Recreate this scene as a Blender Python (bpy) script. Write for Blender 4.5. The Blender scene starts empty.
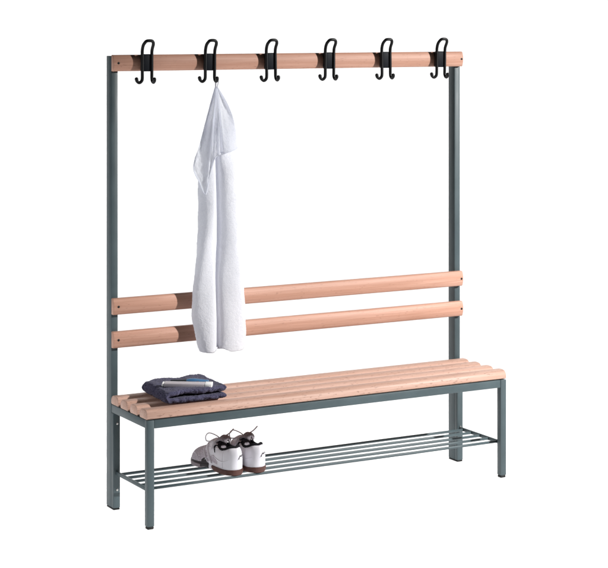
import bpy, bmesh, math, random
from mathutils import Vector, Matrix, noise
random.seed(7)
PI = math.pi
sc = bpy.context.scene
COL = sc.collection

# ------------------------------------------------------------------ helpers
# scene axes: x along the bench to the right, f = distance forward (towards the viewer), z up
def P(x, f, z): return Vector((x, -f, z))

def link(name, bm, mats, parent=None, loc=(0, 0, 0), smooth=True, autosmooth=None, recalc=True):
    if recalc: bmesh.ops.recalc_face_normals(bm, faces=bm.faces)
    me = bpy.data.meshes.new(name)
    bm.to_mesh(me); bm.free()
    for m in (mats if isinstance(mats, (list, tuple)) else [mats]): me.materials.append(m)
    for p in me.polygons: p.use_smooth = smooth
    if autosmooth is not None: me.set_sharp_from_angle(angle=math.radians(autosmooth))
    o = bpy.data.objects.new(name, me); COL.objects.link(o)
    o.location = loc
    if parent: o.parent = parent
    return o

def root(name, loc, label, cat, group=None):
    o = bpy.data.objects.new(name, None); COL.objects.link(o)
    o.location = loc; o.empty_display_size = .05
    tag(o, label, cat, group); return o

def tag(o, label, cat, group=None):
    o['label'] = label; o['category'] = cat
    if group: o['group'] = group

def box(bm, x0, x1, f0, f1, z0, z1, bev=0.0, seg=2):
    r = bmesh.ops.create_cube(bm, size=1.0)
    vs = r['verts']
    for v in vs:
        v.co = P((x0 + x1) / 2 + v.co.x * (x1 - x0), (f0 + f1) / 2 - v.co.y * (f1 - f0), (z0 + z1) / 2 + v.co.z * (z1 - z0))
    if bev > 0:
        es = list({e for v in vs for e in v.link_edges})
        bmesh.ops.bevel(bm, geom=es, offset=bev, segments=seg, profile=.5, affect='EDGES')

def catmull(pts, n=8, closed=False):
    pts = [Vector(p) for p in pts]; out = []
    N = len(pts); rng = N if closed else N - 1
    for i in range(rng):
        if closed: p0, p1, p2, p3 = pts[(i - 1) % N], pts[i], pts[(i + 1) % N], pts[(i + 2) % N]
        else: p0, p1, p2, p3 = pts[max(i - 1, 0)], pts[i], pts[i + 1], pts[min(i + 2, N - 1)]
        for k in range(n):
            t = k / n
            out.append(.5 * ((2 * p1) + (p2 - p0) * t + (2 * p0 - 5 * p1 + 4 * p2 - p3) * t * t + (3 * p1 - p0 - 3 * p2 + p3) * t ** 3))
    if not closed: out.append(pts[-1])
    return out

def tube(bm, pts, r, seg=10, cap=True, flat=1.0):
    """tube along a polyline; r a number or a list; round end caps"""
    pts = [Vector(p) for p in pts]
    n = len(pts); rs = r if isinstance(r, (list, tuple)) else [r] * n
    tang = []
    for i in range(n):
        a = pts[max(i - 1, 0)]; b = pts[min(i + 1, n - 1)]
        tang.append((b - a).normalized())
    up = Vector((0, 0, 1))
    if abs(tang[0].dot(up)) > .9: up = Vector((0, 1, 0))
    nrm = (up - tang[0] * up.dot(tang[0])).normalized()
    path = []
    if cap:
        for k in range(3):
            a = PI / 2 * k / 3
            path.append((pts[0] - tang[0] * rs[0] * math.cos(a), rs[0] * max(math.sin(a), .02), tang[0]))
    for i in range(n): path.append((pts[i], rs[i], tang[i]))
    if cap:
        for k in (2, 1, 0):
            a = PI / 2 * k / 3
            path.append((pts[-1] + tang[-1] * rs[-1] * math.cos(a), rs[-1] * max(math.sin(a), .02), tang[-1]))
    rings = []
    for p, rr, t in path:
        nrm = (nrm - t * nrm.dot(t)).normalized(); bi = t.cross(nrm)
        rings.append([bm.verts.new(p + (nrm * math.cos(2 * PI * k / seg) * flat + bi * math.sin(2 * PI * k / seg)) * rr) for k in range(seg)])
    for a, b in zip(rings, rings[1:]):
        for k in range(seg): bm.faces.new((a[k], a[(k + 1) % seg], b[(k + 1) % seg], b[k]))
    bm.faces.new(rings[0][::-1]); bm.faces.new(rings[-1])

def cyl(bm, c, axis, r, h, seg=20, bev=.0):
    q = Vector((0, 0, 1)).rotation_difference(Vector(axis).normalized()).to_matrix().to_4x4()
    rr = bmesh.ops.create_cone(bm, cap_ends=True, segments=seg, radius1=r, radius2=r, depth=h, matrix=Matrix.Translation(c) @ q)
    if bev:
        es = [e for e in {e for v in rr['verts'] for e in v.link_edges} if len(e.link_faces) == 2 and any(len(f.verts) > 4 for f in e.link_faces)]
        bmesh.ops.bevel(bm, geom=es, offset=bev, segments=2, profile=.5, affect='EDGES')

def profile_x(bm, prof, x0, x1, bev=.0015, cuts=1):
    """prof: list of (f, z) extruded along x, the two end edges chamfered"""
    n = len(prof)
    cf = sum(p[0] for p in prof) / n; cz = sum(p[1] for p in prof) / n
    def ring(x, ins):
        return [bm.verts.new(P(x, f + (cf - f) * ins / max(abs(f - cf), .006) * (1 if abs(f - cf) > .001 else 0),
                               z + (cz - z) * ins / max(abs(z - cz), .006) * (1 if abs(z - cz) > .001 else 0))) for f, z in prof]
    xs = [(x0, bev), (x0 + bev * .4, bev * .35), (x0 + bev, 0)] + [(x0 + (x1 - x0) * k / (cuts + 1), 0) for k in range(1, cuts + 1)] + [(x1 - bev, 0), (x1 - bev * .4, bev * .35), (x1, bev)]
    rs = [ring(x, i) for x, i in xs]
    for a, b in zip(rs, rs[1:]):
        for k in range(n): bm.faces.new((a[k], a[(k + 1) % n], b[(k + 1) % n], b[k]))
    bm.faces.new(rs[0]); bm.faces.new(rs[-1][::-1])

def lerp(a, b, t): return a + (b - a) * t
def interp(tab, t):
    for (a, va), (b, vb) in zip(tab, tab[1:]):
        if t <= b:
            k = (t - a) / (b - a) if b > a else 0
            return va + (vb - va) * k
    return tab[-1][1]
def sm_interp(tab, t):
    """cubic (Catmull-Rom) through a table of (t, value)"""
    n = len(tab)
    if t <= tab[0][0]: return tab[0][1]
    for i in range(n - 1):
        a, va = tab[i]; b, vb = tab[i + 1]
        if t <= b:
            ma = (vb - tab[i - 1][1]) / (b - tab[i - 1][0]) if i > 0 else (vb - va) / (b - a)
            mb = (tab[i + 2][1] - va) / (tab[i + 2][0] - a) if i + 2 < n else (vb - va) / (b - a)
            k = (t - a) / (b - a); h = b - a
            return (2 * k ** 3 - 3 * k ** 2 + 1) * va + (k ** 3 - 2 * k ** 2 + k) * h * ma + (-2 * k ** 3 + 3 * k ** 2) * vb + (k ** 3 - k ** 2) * h * mb
    return tab[-1][1]

# ------------------------------------------------------------------ materials
def new_mat(name):
    m = bpy.data.materials.new(name); m.use_nodes = True
    nt = m.node_tree; b = nt.nodes['Principled BSDF']
    return m, nt, b
def N(nt, t, **kw):
    n = nt.nodes.new(t)
    for k, v in kw.items():
        if k in n.inputs: n.inputs[k].default_value = v
        else: setattr(n, k, v)
    return n
def coords(nt, scale=(1, 1, 1), loc=(0, 0, 0), rnd=False):
    tc = N(nt, 'ShaderNodeTexCoord'); mp = N(nt, 'ShaderNodeMapping')
    mp.inputs['Scale'].default_value = scale; mp.inputs['Location'].default_value = loc
    nt.links.new(tc.outputs['Object'], mp.inputs['Vector'])
    return mp.outputs['Vector']
def noise_tex(nt, vec, scale, detail=4, rough=.55, dist=0):
    n = N(nt, 'ShaderNodeTexNoise'); n.inputs['Scale'].default_value = scale; n.inputs['Detail'].default_value = detail
    n.inputs['Roughness'].default_value = rough; n.inputs['Distortion'].default_value = dist
    nt.links.new(vec, n.inputs['Vector']); return n.outputs['Fac']
def ramp(nt, fac, stops):
    r = N(nt, 'ShaderNodeValToRGB'); e = r.color_ramp.elements
    while len(e) > 1: e.remove(e[-1])
    e[0].position = stops[0][0]; e[0].color = (*stops[0][1], 1)
    for p, c in stops[1:]:
        k = e.new(p); k.color = (*c, 1)
    nt.links.new(fac, r.inputs['Fac']); return r.outputs['Color']
def mix(nt, fac, a, b, mode='MIX'):
    m = N(nt, 'ShaderNodeMix'); m.data_type = 'RGBA'; m.blend_type = mode
    for sock, v in ((m.inputs[0], fac), (m.inputs[6], a), (m.inputs[7], b)):
        if hasattr(v, 'is_linked'): nt.links.new(v, sock)
        elif isinstance(v, (int, float)): sock.default_value = v
        else: sock.default_value = (*v, 1)
    return m.outputs[2]
def bump(nt, b, h, strength, dist):
    n = N(nt, 'ShaderNodeBump'); n.inputs['Strength'].default_value = strength; n.inputs['Distance'].default_value = dist
    nt.links.new(h, n.inputs['Height']); nt.links.new(n.outputs['Normal'], b.inputs['Normal'])

def wood(name='beech', flecks=.75, gain=(1, 1, 1)):
    m, nt, b = new_mat(name)
    oi = N(nt, 'ShaderNodeObjectInfo'); tc = N(nt, 'ShaderNodeTexCoord'); sh = N(nt, 'ShaderNodeVectorMath'); sh.operation = 'MULTIPLY_ADD'
    nt.links.new(oi.outputs['Location'], sh.inputs[0]); sh.inputs[1].default_value = (1, 13.7, 5.3); nt.links.new(tc.outputs['Object'], sh.inputs[2])
    def vec(sc3):
        mp = N(nt, 'ShaderNodeMapping'); mp.inputs['Scale'].default_value = sc3; nt.links.new(sh.outputs[0], mp.inputs['Vector']); return mp.outputs['Vector']
    v1 = vec((1.3, 46, 46)); v2 = vec((5, 260, 260)); v3 = vec((55, 300, 240)); v4 = vec((.9, 6, 6))
    g = noise_tex(nt, v1, 1.0, 5, .6, .5); fine = noise_tex(nt, v2, 1.0, 3, .6); ray = noise_tex(nt, v3, 1.0, 2, .5); big = noise_tex(nt, v4, 2.0, 2, .5)
    c = ramp(nt, g, [(.30, (.41, .205, .138)), (.5, (.50, .275, .20)), (.70, (.565, .335, .255))])
    c = mix(nt, ramp(nt, fine, [(.35, (.75,) * 3), (.62, (0,) * 3)]), c, (.39, .20, .135))
    c = mix(nt, ramp(nt, big, [(.3, (.35,) * 3), (.7, (0,) * 3)]), c, (.51, .262, .18))
    c = mix(nt, ramp(nt, ray, [(.67 - .05 * flecks, (0,) * 3), (.73 - .05 * flecks, (min(1, flecks),) * 3)]), c, (.26, .125, .085))
    wn = N(nt, 'ShaderNodeTexWhiteNoise'); wn.noise_dimensions = '3D'; nt.links.new(oi.outputs['Location'], wn.inputs['Vector'])
    c = mix(nt, 1.0, c, ramp(nt, wn.outputs['Value'], [(0, (.93 * gain[0], .92 * gain[1], .91 * gain[2])), (1, (1.05 * gain[0], 1.05 * gain[1], 1.05 * gain[2]))]), 'MULTIPLY')
    nt.links.new(c, b.inputs['Base Color'])
    b.inputs['Roughness'].default_value = .55; b.inputs['Specular IOR Level'].default_value = .4
    bump(nt, b, fine, .12, .0006)
    return m
def paint(name, col, rough, spec=.4, tex=.08):
    m, nt, b = new_mat(name)
    v = coords(nt); n1 = noise_tex(nt, v, 900, 2); n2 = noise_tex(nt, v, 9, 3)
    lo = tuple(x * .90 for x in col); hi = tuple(min(1, x * 1.1) for x in col)
    nt.links.new(ramp(nt, n2, [(.3, lo), (.7, hi)]), b.inputs['Base Color'])
    nt.links.new(ramp(nt, n2, [(.3, (rough - .05,) * 3), (.7, (rough + .07,) * 3)]), b.inputs['Roughness'])
    b.inputs['Specular IOR Level'].default_value = spec
    bump(nt, b, n1, tex, .0004)
    return m
def cloth(name, lo, hi, sc_=700, strength=.5, sheen=.25, speck=None):
    m, nt, b = new_mat(name)
    v = coords(nt); n1 = noise_tex(nt, v, sc_, 3, .7); n2 = noise_tex(nt, v, 26, 3)
    c = ramp(nt, n1, [(.36, lo), (.64, hi)])
    if speck: c = mix(nt, ramp(nt, n2, [(.4, (0,) * 3), (.7, (.7,) * 3)]), c, speck)
    nt.links.new(c, b.inputs['Base Color'])
    b.inputs['Roughness'].default_value = .95; b.inputs['Specular IOR Level'].default_value = .1
    b.inputs['Sheen Weight'].default_value = sheen; b.inputs['Sheen Roughness'].default_value = .6
    bump(nt, b, n1, strength, .002)
    return m

M = {}
M['beech'] = wood('beech', .45, (1.02, 1.04, 1.06))
M['beech_seat'] = wood('beech_seat', .9, (1.05, 1.24, 1.38))
M['steel'] = paint('grey_green_powder_coat', (.056, .080, .089), .45, .35)
M['steel_dark'] = paint('bracket_steel', (.06, .075, .08), .4, .4)
M['black'] = paint('black_hook_plastic', (.004, .004, .005), .42, .25)
M['plate'] = paint('hook_plate_plastic', (.003, .0045, .008), .55, .14)
M['rubber'] = paint('black_rubber', (.012, .012, .012), .6, .3)
M['zinc'] = paint('zinc_screw', (.45, .45, .44), .3, .5)
M['zinc'].node_tree.nodes['Principled BSDF'].inputs['Metallic'].default_value = .9
M['darkscrew'] = paint('dark_screw', (.014, .012, .012), .5, .2)
M['white_terry'] = cloth('white_terry', (.80, .815, .865), (.95, .955, .98), 330, 1.0, .15)
def see_through(m, amt, col):
    nt = m.node_tree; out = nt.nodes['Material Output']; b = nt.nodes['Principled BSDF']
    t = N(nt, 'ShaderNodeBsdfTranslucent'); t.inputs['Color'].default_value = (*col, 1); mx = N(nt, 'ShaderNodeMixShader'); mx.inputs[0].default_value = amt
    nt.links.new(b.outputs[0], mx.inputs[1]); nt.links.new(t.outputs[0], mx.inputs[2]); nt.links.new(mx.outputs[0], out.inputs['Surface'])
see_through(M['white_terry'], .40, (.82, .83, .88))
M['white_terry_thin'] = cloth('white_terry_thin', (.79, .81, .86), (.94, .95, .98), 330, .8, .15)
see_through(M['white_terry_thin'], .62, (.84, .855, .91))
M['blue_terry'] = cloth('blue_terry', (.009, .009, .024), (.105, .098, .17), 300, 1.0, .08, speck=(.07, .068, .12))
M['leather'] = paint('white_leather', (.64, .63, .68), .5, .3, .2)
M['mesh'] = cloth('grey_mesh', (.24, .21, .25), (.62, .57, .63), 330, .5, .1)
M['suede'] = cloth('grey_brown_suede', (.13, .115, .13), (.30, .27, .30), 330, .4, .1)
M['lining'] = cloth('black_lining', (.006, .006, .008), (.016, .015, .018), 500, .3, .0)
M['lace'] = cloth('grey_lace', (.46, .45, .50), (.70, .69, .74), 900, .4, .1)
M['gum'] = paint('brown_gum_rubber', (.075, .031, .025), .55, .3, .15)
M['toe_rubber'] = paint('grey_toe_rubber', (.22, .19, .21), .6, .3, .15)
M['dark_sole_and_shade'] = paint('dark_rubber_and_arch_shade', (.03, .025, .028), .6, .3, .15)  # dark rubber, also the painted shade in the arch hollow
M['case'] = paint('pale_grey_case', (.42, .39, .42), .45, .35, .03)
M['case_end'] = paint('white_case_end', (.80, .80, .80), .35, .4, .03)
M['blue_plastic'] = paint('blue_plastic', (.05, .14, .27), .35, .45, .03)
M['dark_plastic'] = paint('dark_plastic', (.02, .025, .03), .4, .4, .03)

def backlit_white(name):
    """white ground and backdrop, glowing from added lamps behind to wash out shadows"""
    m = bpy.data.materials.new(name); m.use_nodes = True; nt = m.node_tree
    nt.nodes.clear()
    out = N(nt, 'ShaderNodeOutputMaterial'); mx = N(nt, 'ShaderNodeMixShader'); d = N(nt, 'ShaderNodeBsdfDiffuse'); t = N(nt, 'ShaderNodeBsdfTranslucent')
    v = coords(nt); n = noise_tex(nt, v, 3, 3)
    c = ramp(nt, n, [(.3, (.93, .93, .93)), (.7, (.95, .95, .95))])
    nt.links.new(c, d.inputs['Color']); nt.links.new(c, t.inputs['Color'])
    mx.inputs[0].default_value = .55
    nt.links.new(d.outputs[0], mx.inputs[1]); nt.links.new(t.outputs[0], mx.inputs[2]); nt.links.new(mx.outputs[0], out.inputs['Surface'])
    return m
M['backlit_white'] = backlit_white('white_backlit_sheet')  # translucent only so the added lamps can whiten ground and backdrop

# ------------------------------------------------------------------ camera
CAM = Vector((-2.592, -6.549, 1.7793)); YAW = .537
cd = bpy.data.cameras.new('camera'); cam = bpy.data.objects.new('camera', cd); COL.objects.link(cam)
cam.location = CAM; cam.rotation_euler = (PI / 2, 0, -YAW)
cd.sensor_fit = 'HORIZONTAL'; cd.sensor_width = 36.0; cd.lens = 1898.6 / 608 * 36
cd.shift_x = (304 - 413.05) / 608; cd.shift_y = (20.37 - 284) / 608
cd.clip_start = .1; cd.clip_end = 200
sc.camera = cam

# ------------------------------------------------------------------ setting: white sheet underfoot, sweeping up behind
VD = Vector((math.sin(YAW), math.cos(YAW), 0)); VR = Vector((math.cos(YAW), -math.sin(YAW), 0))
def at(u, dep, z): 
    p = CAM + VR * u + VD * dep; return Vector((p.x, p.y, z))
D0, D1, HW, RC, HT = 4.9, 9.3, 4.8, .9, 3.9
bm = bmesh.new()
g = []
for i in range(13):
    g.append([bm.verts.new(at(-HW - .4 + 2 * HW * j / 16, lerp(D0, D1, i / 12), 0)) for j in range(17)])
for a, b in zip(g, g[1:]):
    for j in range(16): bm.faces.new((a[j], a[j + 1], b[j + 1], b[j]))
o = link('ground', bm, M['backlit_white'], recalc=False); o['kind'] = 'structure'
bm = bmesh.new(); g = []
prof = [(D1 + RC * math.sin(a), RC * (1 - math.cos(a))) for a in [PI / 2 * k / 16 for k in range(17)]] + [(D1 + RC, z) for z in (1.6, 2.3, 3.1, HT)]
for d, z in prof:
    g.append([bm.verts.new(at(-HW - .4 + 2 * HW * j / 16, d, z)) for j in range(17)])
for a, b in zip(g, g[1:]):
    for j in range(16): bm.faces.new((a[j], a[j + 1], b[j + 1], b[j]))
o = link('backdrop', bm, M['backlit_white'], recalc=False); o['kind'] = 'structure'

# ------------------------------------------------------------------ lamps
def area(name, loc, direction, sx, sy, radiance, col=(1, 1, 1), spread=180):
    l = bpy.data.lights.new(name, 'AREA'); l.shape = 'RECTANGLE'; l.size = sx; l.size_y = sy
    l.energy = radiance * PI * sx * sy; l.color = col; l.spread = math.radians(spread)
    o = bpy.data.objects.new(name, l); COL.objects.link(o); o.location = loc
    o.rotation_euler = Vector(direction).to_track_quat('-Z', 'Y').to_euler()
    return o
UNDER = 1.95
o = area('added_under_lamp', at(-.4, (5.7 + D1 + 1) / 2, -.12), (0, 0, 1), 2 * HW, D1 + 1 - 5.7, UNDER)  # unseen lamp added below the ground to turn it white and drown shadows
o.rotation_euler = (PI, 0, -YAW)
area('added_backdrop_lamp', at(-.4, D1 + RC + .15, 2.05), -VD, 2 * HW, 4.1, UNDER)  # unseen lamp added behind the backdrop to turn it white
k = bpy.data.lights.new('key_lamp', 'SPOT'); KEY = P(3.6, 3.2, 2.85)
k.energy = 1680; k.shadow_soft_size = .07; k.spot_size = math.radians(48); k.spot_blend = 1.0; k.color = (1.0, .985, .965)
ko = bpy.data.objects.new('key_lamp', k); COL.objects.link(ko); ko.location = KEY
ko.rotation_euler = (P(.74, .2, .42) - KEY).to_track_quat('-Z', 'Y').to_euler()
# low side strip at the left end, just behind the plane of the bench front
area('side_lamp', P(-1.2, .17, 1.0), (1, 0, .0), .4, .9, 7.5, (.97, .985, 1))
w = bpy.data.worlds.new('World'); sc.world = w; w.use_nodes = True
w.node_tree.nodes['Background'].inputs[0].default_value = (1, 1, 1, 1); w.node_tree.nodes['Background'].inputs[1].default_value = .02

# ------------------------------------------------------------------ the bench
W, D, HS, H, T = 1.5, .385, .3816, 1.65, .026
bench = root('coat_bench', (0, 0, 0), 'long coat bench with beech slats, grey steel frame and six black hooks', 'bench')
def bpart(name, bm, mat, parent=bench, **kw): return link(name, bm, mat, parent, **kw)

for x0 in (0, W - T):
    bm = bmesh.new(); box(bm, x0, x0 + T, 0, .047, .006, H, .0022); bpart('upright', bm, M['steel'], autosmooth=40)
    bm = bmesh.new(); box(bm, x0, x0 + T, .0473, .069, .006, HS - .03, .0022); rl = bpart('rear_leg', bm, M['steel'], autosmooth=40)
    bm = bmesh.new(); box(bm, x0 + .0005, x0 + T - .0005, .0005, .0685, -.0015, .0062, .003); bpart('foot_cap', bm, M['rubber'], rl, autosmooth=40)
    for z in (.3135, .0725) if x0 == 0 else (.140, .3135):
        bm = bmesh.new(); cyl(bm, P(x0 + .014, .0697, z), (0, 1, 0), .0043, .003, 16, .001); bpart('screw', bm, M['zinc'], rl, autosmooth=35)
    bm = bmesh.new(); box(bm, x0, x0 + T, D - T, D, .010, HS - .0003, .0022); fl = bpart('front_leg', bm, M['steel'], autosmooth=40)
    bm = bmesh.new(); box(bm, x0 + .0008, x0 + T - .0008, D - T + .0008, D - .0008, 0, .0105, .004, 3); bpart('foot_cap', bm, M['rubber'], fl, autosmooth=50)
# seat frame: a welded rectangle of square tube
bm = bmesh.new()
z0, z1 = HS - .0298, HS
box(bm, T + .0002, W - T - .0002, D - T + .0006, D - .0006, z0, z1, .0022); box(bm, T + .0002, W - T - .0002, .0475, .0475 + T, z0, z1, .0022)
for x0 in (.0006, W - T + .0006): box(bm, x0, x0 + T - .0012, .0475, D - T - .0002, z0, z1, .0022)
bpart('seat_frame', bm, M['steel'], autosmooth=40)

# seat slats: D-shaped section
def seat_prof(fc, w=.067, zb=HS + .0022, side=.012, h=.0335):
    p = [(fc - w / 2, zb + .003), (fc - w / 2 + .004, zb)]
    p += [(fc + w / 2 - .004, zb), (fc + w / 2, zb + .003)]
    n = 12
    for k in range(n + 1):
        a = PI * k / n; ex = .62
        p.append((fc + w / 2 * math.copysign(abs(math.cos(a)) ** ex, math.cos(a)), zb + side + (h - side) * math.sin(a) ** .9))
    return p
for i, fr in enumerate((.117, .2055, .294, .3825)):
    bm = bmesh.new(); profile_x(bm, [(f - (fr - .0335), z - HS) for f, z in seat_prof(fr - .0335)], -.0015, W + .0015, .0018, 6)
    for k in (.06, W - .06): box(bm, k - .008, k + .008, -.01, .01, .0001, .0026)
    o = bpart('seat_slat', bm, M['beech_seat'], loc=P(0, fr - .0335, HS), autosmooth=35)
    o.scale.x = 1.0
# each slat shows another stretch of grain: shift the mesh, not the slat
# backrest slats and coat rail: flat behind, rounded in front
def rail_prof(h, e=.0175, bul=.0080):
    n = 12; p = [(0, -h / 2), ] 
    p += [(e - .002, -h / 2)]
    for k in range(n + 1):
        t = -1 + 2 * k / n
        p.append((e + bul * (1 - abs(t) ** 2.2), t * (h / 2 - .0012)))
    p += [(e - .002, h / 2), (0, h / 2)]
    return p
for name, zc, h in (('coat_rail', 1.624, .0598), ('backrest_slat', .7378, .0593), ('backrest_slat', .6166, .0591)):
    bm = bmesh.new(); profile_x(bm, rail_prof(h), 0, W, .0018, 6)
    r = bpart(name, bm, M['beech'], loc=P(0, .0474, zc), autosmooth=35)
    for x in (.0185, W - .0085):
        bm = bmesh.new(); cyl(bm, P(x, .0252, .0), (0, 1, 0), .0046, .0022, 16, .0008); bpart('screw', bm, M['darkscrew'], r, autosmooth=35)

# coat hooks: bent wire with a hoop above and two hooks below, on a moulded plate
RW = .0059
def hook_wire():
    bm = bmesh.new(); hx = .0188; yf = .0225
    left = [(-hx - .0205, yf - .005, -.0585), (-hx - .0180, yf - .005, -.0665), (-hx - .0110, yf - .003, -.0720), (-hx - .0033, yf - .001, -.0672), (-hx, yf, -.056), (-hx, yf, -.02), (-hx, yf, .02), (-hx, yf, .045),
            (-hx + .001, yf + .006, .063), (-hx + .0045, yf + .0125, .0735), (-hx + .011, yf + .018, .0805)]
    right = [(hx - .009, yf + .018, .0808), (hx - .002, yf + .0165, .0755), (hx + .0005, yf + .012, .066), (hx, yf + .004, .052), (hx, yf, .038), (hx, yf, .0), (hx, yf, -.03), (hx, yf, -.056),
             (hx + .0008, yf + .003, -.067), (hx + .0015, yf + .0115, -.0712), (hx + .0015, yf + .0195, -.066), (hx + .001, yf + .021, -.0595)]
    pts = catmull([P(*p) for p in left + right], 6)
    n = len(pts); rs = [RW] * n
    for k in range(8):
        rs[k] = RW * (1.18 - .18 * k / 8); rs[n - 1 - k] = RW * (1.25 - .25 * k / 8)
    tube(bm, pts, rs, 12)
    return bm
wire = hook_wire()
hk = link('coat_hook', wire, M['black'], bench, loc=P(.122, .0680, 1.624))
bm = bmesh.new(); box(bm, -.0185, .0185, .0002, .0222, -.0312, .0322, .004, 3)
pl = link('hook_plate', bm, M['plate'], hk, autosmooth=45)
for i in range(1, 6):
    h2 = hk.copy(); COL.objects.link(h2); h2.parent = bench; h2.location = P(.122 + .252 * i, .0680, 1.624); h2.rotation_euler = (0, math.radians((.6, -.9, .4, -.5, .8)[i - 1]), math.radians((-.8, .6, 1.0, -.4, .5)[i - 1]))
    p2 = pl.copy(); COL.objects.link(p2); p2.parent = h2

# shelf: a bracket at each end, five rods on them
ZR = .1345
for x in (T / 2, W - T / 2):
    bm = bmesh.new(); box(bm, x - .0035, x + .0035, .0692, D - T - .0002, ZR - .0072, ZR + .0060, .0012); bpart('shelf_bracket', bm, M['steel'], autosmooth=40)
for i in range(5):
    f = .096 + .0615 * i
    bm = bmesh.new(); tube(bm, [P(T / 2 + .0036 + (W - T - .0072) * k / 8, f, ZR - .0008 + .0004 * math.sin(k * 1.3 + i)) for k in range(9)], .0052, 14, cap=False); bpart('shelf_rod', bm, M['steel'])

# ------------------------------------------------------------------ hanging white towel
TW = P(.3855, .113, 1.545)          # where its loop hangs from the hook's right tip
TA = math.radians(6)
def tw(a, b, z):                    # a: across, b: forward, z: world height -> local to TW
    x = a * math.cos(TA) - b * math.sin(TA); f = a * math.sin(TA) + b * math.cos(TA)
    return Vector((x, -f, z - TW.z))
def fuzz(v, s, amp, seed=0):
    return noise.noise(Vector((v.x * s + seed, v.y * s, v.z * s))) * amp
def px(p): return (p - 214.5) / 244.0
def rz(r): return 1.7793 - (r - 20.37) * (7.09 / 1898.6)
L_ = [(120, 207), (150, 203), (170, 199.5), (200, 199), (230, 197.5), (262, 196), (285, 194), (300, 193), (315, 192.5), (330, 194.5), (340, 197), (348, 200)]
S0 = [(120, 213.5), (170, 214), (230, 214), (348, 213.8)]
S1 = [(120, 215.0), (170, 217.0), (230, 217.2), (300, 216.5), (348, 215.2)]
R_ = [(120, 226), (150, 234), (170, 237.5), (200, 239), (250, 240.5), (300, 242), (330, 242.5), (348, 241)]
bm = bmesh.new(); rings = []
NR = 300
for i in range(NR + 1):
    row = lerp(124, 347, i / NR)
    al, s0, s1, ar = px(sm_interp(L_, row)), px(interp(S0, row)), px(interp(S1, row)), px(interp(R_, row))
    z = rz(row); k = min(1, (row - 124) / 52.0); k = k * k * (3 - 2 * k); dl = .008 + .026 * k; dr = .010 + .034 * k
    prof = []
    for j in range(47):     # left lobe, from its left rim over the front into the slit
        t = PI * (1 - j / 46); c = math.cos(t)
        x = lerp(al, s0, (1 + c) / 2); prof.append((x, -.006 + dl * math.sin(t) ** .75 * (1 + .10 * math.sin(row * .05 + j * .13)) + (.012 * k * (j / 46.0))))
    for j in range(1, 6): prof.append((lerp(s0, (s0 + s1) / 2, j / 6) , lerp(.0, -.040, j / 5)))
    for j in range(5, 0, -1): prof.append((lerp(s1, (s0 + s1) / 2, j / 6), lerp(.0, -.040, j / 5)))
    for j in range(47):     # right lobe
        t = PI * (1 - j / 46); c = math.cos(t)
        x = lerp(s1, ar, (1 + c) / 2); prof.append((x, -.004 + dr * math.sin(t) ** .7 * (1 + .08 * math.sin(row * .041 - j * .105 + 1))))
    for j in range(1, 30):  # back
        t = j / 30
        prof.append((lerp(ar, al, t), -.006 - .022 * math.sin(PI * t) ** .8 * k - .010 * math.sin(PI * t)))
    ring = []
    for q, (a, b) in enumerate(prof):
        zz = z
        if i > NR - 28:     # uneven bottom hem
            e = (i - (NR - 28)) / 28
            zz += e * (-.006 * math.sin((a - al) / (ar - al) * PI * 3.1 + .3) + .002 * math.sin(a * 110) - .004)
        v = tw(a + .0025 * math.sin(row * .06 + b * 40), b, zz)
        n = fuzz(v, 16, .0030, 3) + fuzz(v, 75, .0007, 9) + fuzz(v, 270, .0013, 5)
        cx = (al + ar) / 2
        d = Vector((v.x - tw(cx, -.005, zz).x, v.y - tw(cx, -.005, zz).y, 0))
        if d.length > 1e-5: v = v + d.normalized() * n
        v.z += fuzz(v, 240, .001, 40)
        ring.append(bm.verts.new(v))
    rings.append(ring)
n = len(rings[0])
for a, b in zip(rings, rings[1:]):
    for j in range(n): bm.faces.new((a[j], a[(j + 1) % n], b[(j + 1) % n], b[j]))
for ring, up in ((rings[0], 1), (rings[-1], -1)):   # close the ends, the lower one hollowed
    co = sum((v.co for v in ring), Vector()) / n; 
    mid = [bm.verts.new(lerp(v.co, co, .5) + Vector((0, 0, .012 if up < 0 else .006))) for v in ring]
    cv = bm.verts.new(co + Vector((0, 0, .02 if up < 0 else .008)))
    for j in range(n):
        bm.faces.new((ring[j], ring[(j + 1) % n], mid[(j + 1) % n], mid[j])); bm.faces.new((mid[j], mid[(j + 1) % n], cv))
towel = link('hanging_towel', bm, M['white_terry'], loc=TW)
tag(towel, 'long white terry towel hanging from the second hook from the left', 'towel')
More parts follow.
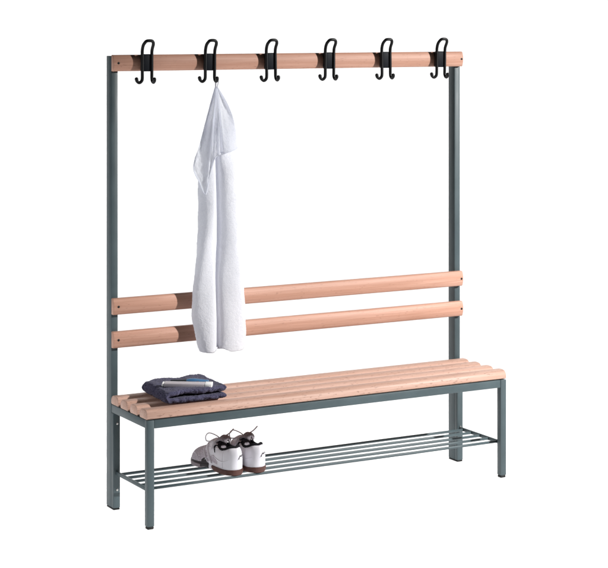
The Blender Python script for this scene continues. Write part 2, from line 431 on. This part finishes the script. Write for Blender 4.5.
# the part folded over at the top: a gathered skirt with a dropping left corner
hem = [(203.0, 143, -.012), (196, 152, .012), (191.3, 166.5, .032), (196, 180, .043), (200.8, 191.5, .052), (204.6, 172, .060), (208.5, 157, .062), (213.4, 152.5, .050), (216.5, 151, .054), (220, 151, .060), (226, 149.5, .056), (232.6, 147.0, .030), (230, 142, -.006), (222, 139, -.028)]
hem = catmull([Vector((px(a), b, rz(r))) for a, r, b in hem], 13)
bm = bmesh.new(); grid = []
NS = 120
apex = Vector((px(214.2), .006, rz(86.0)))
for i in range(NS + 1):
    s = i / NS; rowv = []
    for j, hpt in enumerate(hem):
        t = j / (len(hem) - 1)
        base = lerp(apex, hpt, s)
        # cone swells out quickly below the gathered tip
        bulge = math.sin(PI * min(1, s)) * .16
        a = base.x + (hpt.x - apex.x) * bulge * lerp(.10, 2.3, max(0, t - .45) / .55)
        b = base.y + (hpt.y - apex.y) * bulge * .5 + .004 * (1 - s)
        ang = t * 2 * PI
        fold = .0105 * math.sin(ang * 3.5 + .6) * math.sin(PI * s ** .7) + .004 * math.sin(ang * 8 + 2) * math.sin(PI * s ** .5)
        # one crisp ridge down the middle
        fold += .015 * math.exp(-((t - .535 - .02 * (1 - s)) / .035) ** 2) * (s ** .5) - .016 * math.exp(-((t - .59) / .03) ** 2) * (s ** .5) * (1 - .2 * s)
        b += fold
        r0 = .0045 * (1 - s) ** 3
        a += r0 * math.cos(PI + t * PI); b += r0 * math.sin(t * PI)
        z = base.z
        v = tw(a, b, z)
        nn = fuzz(v, 60, .002, 70) + fuzz(v, 270, .0016, 31)
        v += tw(0, 1, TW.z).normalized() * nn
        rowv.append(bm.verts.new(v))
    grid.append(rowv)
for a, b in zip(grid, grid[1:]):
    for j in range(len(a) - 1): bm.faces.new((a[j], a[j + 1], b[j + 1], b[j]))
hem_line = [v.co.copy() for v in grid[-1][2:-2]]
flap = link('folded_over_flap', bm, M['white_terry_thin'], towel)
hb = bmesh.new(); tube(hb, [v for v in hem_line], .0021, 8); link('hem', hb, M['white_terry_thin'], flap)
bm = bmesh.new()
tip = P(.3747 + .0203, .0680 + .0415, 1.5605) - TW
lp = [tw(px(214), .006, rz(88)), tip + Vector((-.004, .006, -.010)), tip + Vector((-.001, .008, -.004)), tip + Vector((.001, .004, -.0005 - .0085 + .006)), tip + Vector((.003, -.002, -.010)), tw(px(215), .010, rz(88))]
tube(bm, catmull(lp, 6), .0030, 8, flat=.6)
link('hanging_loop', bm, M['white_terry'], towel)

# ------------------------------------------------------------------ folded blue towel on the seat
ZS = HS + .0335 + .0022
FT = P(.2225, .200, ZS)
cl = [Vector((.120 - .203 * k / 22, .0097 + .0006 * math.sin(k * .9), 0)) for k in range(23)]
cl += [Vector((-.098 + -.0165 * math.sin(PI * k / 10), .0223 - .0126 * math.cos(PI * k / 10), 0)) for k in range(1, 10)]
cl += [Vector((-.083 + .203 * k / 22, .0352 + .0012 * (k / 22) ** 2 + .0008 * math.sin(k * .55), 0)) for k in range(23)]
cl = catmull(cl, 3)
nC = len(cl)
bm = bmesh.new(); rings = []
NF = 84
for i in range(NF + 1):
    t = i / NF; f = lerp(-.125, .125, t)
    edge = min(t, 1 - t); ef = math.sqrt(max(0, 1 - (1 - min(1, edge / .05)) ** 2))
    outer, inner = [], []
    for q_, c in enumerate(cl):
        tg_ = (cl[min(q_ + 1, nC - 1)] - cl[max(q_ - 1, 0)]).normalized(); nr = Vector((-tg_.y, tg_.x, 0))   # to the outside of the bend
        s_ = q_ / (nC - 1); up_ = max(0, min(1, (s_ - .42) / .16))
        e2 = min(s_, 1 - s_); e2 = math.sqrt(max(0, 1 - (1 - min(1, e2 / .035)) ** 2))
        th = (.0092 + .0028 * up_ * max(0, (s_ - .8) / .2)) * (.12 + .88 * ef) * (.1 + .9 * e2)
        sk = .022 * (.5 - t) * (1 - .5 * s_)
        for lst, sg in ((outer, -1), (inner, 1)):
            p = c + nr * th * sg * -1
            ff = f + up_ * (.005 * math.sin(c.x * 48) - .006)
            z = p.y + up_ * .0012 * math.sin(c.x * 38 + f * 22)
            v = Vector((p.x + sk, -ff, z))
            d = Vector((nr.x * -sg, 0, nr.y * -sg))
            v += d * (fuzz(v, 34, .0022, 2) + (fuzz(v, 150, .0019, 8) + fuzz(v, 330, .0020, 21)) * (1 if (sg == -1 or True) else 0))
            v.y += fuzz(v, 70, .005, 44) + fuzz(v, 260, .0028, 12)
            v.x += fuzz(v, 210, .002, 61)
            v.z = max(v.z, .0003); lst.append(v)
    ring = [bm.verts.new(v) for v in outer] + [bm.verts.new(v) for v in inner[::-1]]
    rings.append(ring)
n = len(rings[0])
for a, b in zip(rings, rings[1:]):
    for j in range(n): bm.faces.new((a[j], a[(j + 1) % n], b[(j + 1) % n], b[j]))
for ring in (rings[0], rings[-1]):
    for j in range(nC - 1): bm.faces.new((ring[j], ring[j + 1], ring[n - 2 - j], ring[n - 1 - j]))
ft = link('folded_towel', bm, M['blue_terry'], loc=FT)
tag(ft, 'folded dark blue terry towel lying on the left end of the seat', 'towel')

# flat pale case on the towel, white at its right end
CA = root('toiletry_case', P(.215, .258, ZS + .0435), 'flat pale grey case with a white end lying on the folded blue towel', 'case')
CA.scale = (.97, .8, .78); CA.rotation_euler = (math.radians(3), math.radians(1.2), math.radians(-30))
bm = bmesh.new(); box(bm, -.092, .058, -.024, .024, 0, .0165, .0022, 3); link('case_body', bm, M['case'], CA, autosmooth=45)
bm = bmesh.new(); box(bm, .0585, .086, -.0245, .0245, -.0002, .0180, .0026, 3); link('case_cap', bm, M['case_end'], CA, autosmooth=45)
bm = bmesh.new(); box(bm, -.1005, -.0925, -.0215, .0215, .0015, .0155, .003, 2); link('clasp', bm, M['case_end'], CA, autosmooth=45)
# blue tube with a dark end, behind the case
TB = root('tube', P(.236, .186, ZS + .0490), 'slim blue tube with a long dark end lying behind the pale case', 'tube')
TB.scale = (.95, 1.0, .92); TB.rotation_euler = (0, math.radians(3), math.radians(-22))
bm = bmesh.new(); tube(bm, [Vector((.004 + .0095 * k, 0, .001 * math.sin(k * .9))) for k in range(9)], [.009, .0105, .0115, .012, .012, .0115, .0105, .008, .0065], 16, flat=.85); link('tube_body', bm, M['blue_plastic'], TB)
bm = bmesh.new(); tube(bm, [Vector((-.058 + .007 * k, 0, -.001)) for k in range(9)], [.004, .0048, .005, .005, .0052, .0056, .006, .0066, .0075], 14); link('handle', bm, M['dark_plastic'], TB)

# ------------------------------------------------------------------ sneakers on the shelf
SL = .298
Wt = [(0, .000), (.006, .013), (.02, .0225), (.05, .0325), (.10, .0395), (.18, .0425), (.30, .0415), (.42, .0405), (.52, .0430), (.62, .0470), (.74, .0505), (.84, .0485), (.91, .0415), (.96, .0300), (.985, .0185), (1, .000)]
Ht = [(0, .098), (.05, .100), (.14, .092), (.24, .085), (.34, .089), (.42, .103), (.48, .106), (.56, .099), (.64, .088), (.72, .078), (.82, .070), (.90, .060), (.96, .046), (1, .026)]
Gt = [(0, .0), (.03, .008), (.08, .021), (.18, .0285), (.28, .0280), (.36, .023), (.42, .016), (.50, .0125), (.60, .0105), (.66, .006), (.69, .0), (1, 0)]
Zb = [(0, .0155), (.3, .0155), (.5, .016), (.7, .014), (.9, .017), (1, .024)]
def wf(t):
    if t < .18: return .0425 * math.sqrt(max(0, 1 - (1 - t / .18) ** 2.2))
    return sm_interp(Wt, t) if t < .96 else interp(Wt, t)
def cxs(t): return .006 * math.sin(PI * min(1, t * 1.1)) - .004
def wall(t, u, side, off=0.0):
    w = wf(t); g = max(0, min(sm_interp(Gt, t) if t < .69 else 0, w * .9)); h = sm_interp(Ht, t); z0 = interp(Zb, t)
    a = u * PI / 2
    lean = lerp(.98, .70, min(1, t / .4)) if t < .45 else lerp(.70, .85, min(1, (t - .45) / .2))
    x = g + (w - g) * math.cos(a) ** lean
    z = z0 + (h - z0) * (math.sin(a) ** .95)
    heel = 0
    y = t * SL
    if t < .12: y += .010 * math.sin(PI * u) * (1 - t / .12) * -1 + .012 * u * u * (1 - t / .12)
    if t > .9: y -= .014 * u * (t - .9) / .1
    nrm = Vector((math.cos(a) * (1 if w > .01 else .2), -max(0, 1 - t / .05) * .9 + max(0, 1 - (1 - t) / .05) * .9, math.sin(a)))
    return Vector((side * x + cxs(t), y, z)) + Vector((side * nrm.x, nrm.y, nrm.z)).normalized() * off
NT, NU = 150, 36
def upper_mesh():
    bm = bmesh.new()
    for side in (-1, 1):
        g = [[bm.verts.new(wall((i / NT) ** 1.0 if False else .5 - .5 * math.cos(PI * i / NT), j / NU, side)) for j in range(NU + 1)] for i in range(NT + 1)]
        for i in range(NT):
            t = .5 - .5 * math.cos(PI * (i + .5) / NT)
            for j in range(NU):
                u = (j + .5) / NU
                try: f = bm.faces.new((g[i][j], g[i + 1][j], g[i + 1][j + 1], g[i][j + 1]))
                except ValueError: continue
                m_ = 0
                if t > .66: m_ = 1
                if .50 < t <= .70 and .12 < u < .34 + (t - .5) * 1.2: m_ = 1
                if .40 < t <= .66 and u > .86: m_ = 2
                if t > .90 and u < .30: m_ = 3
                if t > .66 and u < .07: m_ = 3
                if .30 < t < .50 and .10 < u < .34 - abs(t - .40) * 1.2: m_ = 1
                if ((t - .585) / .085) ** 2 + (u / .20) ** 2 < 1: m_ = 3  # shade of the arch hollow painted as a dark half ellipse
                f.material_index = m_
    bmesh.ops.remove_doubles(bm, verts=bm.verts, dist=.0004)
    return bm
def along(t, u, side, off=.0): return wall(t, u, side, off)
def make_shoe():
    r = root('sneaker', (0, 0, 0), '', 'shoe', 'pair of white sneakers on the shelf')
    up = link('upper', upper_mesh(), [M['leather'], M['mesh'], M['suede'], M['dark_sole_and_shade']], r)
    md = up.modifiers.new('thick', 'SOLIDIFY'); md.thickness = .004; md.offset = -1
    # stitched overlays: heel counter seam, eyestay edge, side stripe
    bm = bmesh.new()
    for side in (-1, 1):
        tube(bm, catmull([along(t, u, side, .0006) for t, u in ((.06, .30), (.14, .26), (.24, .27), (.36, .30), (.46, .27), (.58, .15))], 6), .0011, 6)
        tube(bm, catmull([along(t, u, side, .0008) for t, u in ((.30, .92), (.36, .70), (.42, .55), (.50, .52), (.60, .62), (.70, .80), (.73, .98))], 6), .0012, 6)
        tube(bm, catmull([along(t, u, side, .0006) for t, u in ((.16, .06), (.17, .3), (.18, .6), (.17, .85))], 6), .0010, 6)
        tube(bm, catmull([along(t, u, side, .0006) for t, u in ((.70, .10), (.76, .30), (.84, .42), (.93, .40))], 6), .0013, 6)
        tube(bm, catmull([along(t, u, side, .0010) for t, u in ((.44, .10), (.50, .28), (.54, .48), (.56, .66))], 6), .0065, 8, flat=.3)
        tube(bm, catmull([along(t, u, side, .0010) for t, u in ((.52, .10), (.58, .28), (.62, .48), (.64, .66))], 6), .0050, 8, flat=.3)
    link('stitched_seams', bm, M['leather'], up)
    # dark swoops below the collar
    for side in (-1, 1):
        bm = bmesh.new()
        pts = catmull([along(t, u, side, .0012) for t, u in ((.38, .46), (.40, .62), (.385, .80), (.36, .93))], 6)
        tube(bm, pts, [.0022 + .003 * math.sin(PI * k / (len(pts) - 1)) for k in range(len(pts))], 8, flat=.45)
        link('dark_stripe', bm, M['lining'], up)
    # padded collar
    bm = bmesh.new()
    ts = [.37, .30, .21, .13, .06]
    ring = [along(t, 1, -1, .001) for t in ts] + [Vector((cxs(0), wall(.0, 1, 1).y + .004, .0985))] + [along(t, 1, 1, .001) for t in ts[::-1]]
    pts = catmull(ring, 8); n = len(pts)
    tube(bm, pts, [.0046 + .0018 * math.sin(PI * k / (n - 1)) for k in range(n)], 12)
    link('collar', bm, M['lining'], up)
    # footbed
    bm = bmesh.new(); g = []
    for i in range(19):
        t = .045 + .40 * i / 18; hw = max(.004, min(sm_interp(Gt, t), wf(t)) + .003)
        zc = sm_interp(Ht, t) - .013 + .010 * (i / 18) ** 2
        g.append([bm.verts.new(Vector((hw * k / 4 + cxs(t), t * SL, zc - .012 * (1 - (k / 4) ** 2) * (1 - i / 18)))) for k in range(-4, 5)])
    for a, b in zip(g, g[1:]):
        for k in range(8): bm.faces.new((a[k], a[k + 1], b[k + 1], b[k]))
    link('insole', bm, M['suede'], r)
    # tongue
    bm = bmesh.new(); g = []
    for i in range(17):
        s = i / 16; t = lerp(.66, .25, s ** 1.15); hw = lerp(.009, .026, min(1, s * 1.5)) * (1 if s < .72 else math.sqrt(max(.06, 1 - ((s - .72) / .285) ** 2))); zc = sm_interp(Ht, max(t, .42)) - .002 + (max(0, s - .45) * .085 if s < .8 else .02975 - (s - .8) ** 2 * .28)
        g.append([bm.verts.new(Vector((hw * k / 5 + cxs(t), t * SL - .010 * (k / 5) ** 2 * 0, zc - (.011 + .008 * max(0, s - .4)) * (k / 5) ** 2 + .0012 * math.sin(s * 20 + k)))) for k in range(-5, 6)])
    for a, b in zip(g, g[1:]):
        for k in range(10): bm.faces.new((a[k], a[k + 1], b[k + 1], b[k]))
    tg = link('tongue', bm, M['suede'], r); md = tg.modifiers.new('thick', 'SOLIDIFY'); md.thickness = .006; md.offset = 0
    # laces: bars across, diagonals, a bow
    bm = bmesh.new()
    rows = [.645, .60, .555, .51, .465, .425]
    def eye(t, side): 
        p = along(t, .90, side, .002); return p
    for i, t in enumerate(rows):
        a, b = eye(t, -1), eye(t, 1); m_ = (a + b) / 2 + Vector((0, 0, .006))
        tube(bm, catmull([a, lerp(a, m_, .6) + Vector((0, 0, .003)), m_, lerp(b, m_, .6) + Vector((0, 0, .003)), b], 5), .0034, 8, flat=.6)
        if i + 1 < len(rows):
            for sd in (-1, 1):
                a, b = eye(t, sd), eye(rows[i + 1], -sd); m_ = (a + b) / 2 + Vector((0, 0, .0075))
                tube(bm, catmull([a, m_, b], 6), .0022, 8, flat=.6)
    kn = (eye(.425, -1) + eye(.425, 1)) / 2 + Vector((0, 0, .008))
    tube(bm, [kn + Vector((-.006, 0, 0)), kn + Vector((0, 0, .002)), kn + Vector((.006, 0, 0))], [.004, .006, .004], 8)
    loop1 = [kn, kn + Vector((-.016, .014, .014)), kn + Vector((-.036, .030, .022)), kn + Vector((-.047, .037, .012)), kn + Vector((-.046, .035, -.006)), kn + Vector((-.030, .024, -.008)), kn + Vector((-.010, .008, -.002)), kn]
    tube(bm, catmull(loop1, 8), .0030, 8, flat=.7)
    loop2 = [kn, kn + Vector((.014, .006, .006)), kn + Vector((.030, .010, .004)), kn + Vector((.040, .012, -.010)), kn + Vector((.030, .010, -.016)), kn + Vector((.012, .004, -.006)), kn]
    tube(bm, catmull(loop2, 8), .0030, 8, flat=.7)
    tube(bm, catmull([kn, kn + Vector((.018, -.004, .010)), kn + Vector((.036, -.006, .018)), kn + Vector((.054, -.004, .030))], 8), .0036, 8, flat=.7)
    tube(bm, catmull([kn, kn + Vector((-.016, .0, .001)), kn + Vector((-.034, .002, -.012)), kn + Vector((-.042, .004, -.032))], 8), .0032, 8, flat=.7)
    link('laces', bm, M['lace'], r)
    # soles
    def sole(name, t0, t1, zb, zt, grow, mat, parent=r):
        bm = bmesh.new(); NSS = 30; g = []
        for i in range(NSS + 1):
            t = lerp(t0, t1, .5 - .5 * math.cos(PI * i / NSS)); w_ = wf(t)
            hw = w_ + grow * (1 if 0.02 < t < .98 else .3); y = t * SL + (-grow if t < .02 else (grow if t > .98 else 0))
            a, b = zb(t), zt(t); row = []
            for s, zz in ((-1, a + .002), (-1.0, a + .004), (-1.02, (a + b) / 2), (-1.0, b - .001), (-.96, b), (-.5, b), (0, b), (.5, b), (.96, b), (1.0, b - .001), (1.02, (a + b) / 2), (1.0, a + .004), (.99, a + .002), (.93, a), (0, a), (-.93, a)):
                row.append(bm.verts.new(Vector((s * hw + cxs(t), y, zz))))
            g.append(row)
        n = len(g[0])
        for a, b in zip(g, g[1:]):
            for k in range(n): bm.faces.new((a[k], a[(k + 1) % n], b[(k + 1) % n], b[k]))
        bm.faces.new(g[0]); bm.faces.new(g[-1][::-1])
        bmesh.ops.remove_doubles(bm, verts=bm.verts, dist=.0002)
        return link(name, bm, mat, parent, autosmooth=50)
    zt = lambda t: interp(Zb, t) + .004
    sole('heel_sole', 0, .43, lambda t: .0 + max(0, t - .36) * .12, zt, .0035, M['gum'])
    sole('waist', .432, .497, lambda t: .003, zt, .001, M['leather'])
    sole('arch_void_shade', .50, .665, lambda t: .003 + .004 * math.sin(PI * (t - .50) / .165), zt, .0015, M['dark_sole_and_shade'])  # hollow under the midfoot, its shade put into the dark colour
    sole('front_sole', .667, 1, lambda t: .0 + max(0, t - .86) * .085, lambda t: interp(Zb, t) + .0005 + max(0, t - .9) * .05, .0025, M['toe_rubber'])
    # small dark squiggle stitched on the heel
    bm = bmesh.new()
    def hp(x, z):
        t = .5 * (abs(x - cxs(0)) / .0395) ** 2 * .2
        y = SL * interp([(0, 0.0), (.013, .006), (.0225, .02), (.0325, .05), (.0395, .10), (.05, .2)], abs(x - cxs(0)))
        u = (z - .02) / .08
        return Vector((x, y - .010 * math.sin(PI * u) + .012 * u * u - .0035, z))
    tube(bm, catmull([hp(-.004, .060), hp(.001, .068), hp(.005, .072), hp(.009, .068), hp(.014, .073), hp(.020, .071)], 6), .0013, 6)
    link('heel_mark', bm, M['dark_sole_and_shade'], up)
    return r
shoe = make_shoe()
ZSH = ZR + .0053
def place(r, x, f, rot):
    r.location = P(x, f, ZSH); r.rotation_euler = (0, 0, math.radians(rot))
def copy_tree(o, parent=None):
    c = o.copy(); COL.objects.link(c)
    if parent: c.parent = parent
    for ch in o.children: copy_tree(ch, c)
    return c
shoe2 = copy_tree(shoe)
shoe.scale = (.93, .92, .98); shoe2.scale = (.93, .92, .98)
place(shoe, .368, .346, 8)
place(shoe2, .457, .348, 5)
shoe['label'] = 'left white sneaker of the pair, its grey toe and brown heel showing'
shoe2['label'] = 'right white sneaker of the pair, seen from its heel, toe hidden'

# ------------------------------------------------------------------ render settings
sc.render.engine = 'CYCLES'
sc.view_settings.view_transform = 'Standard'; sc.view_settings.look = 'None'; sc.view_settings.gamma = 1; sc.view_settings.exposure = 0
sc.view_settings.use_curve_mapping = False
sc.cycles.use_denoising = True
sc.cycles.max_bounces = 12; sc.cycles.diffuse_bounces = 8; sc.cycles.glossy_bounces = 3; sc.cycles.transmission_bounces = 12
sc.cycles.caustics_reflective = False; sc.cycles.caustics_refractive = False
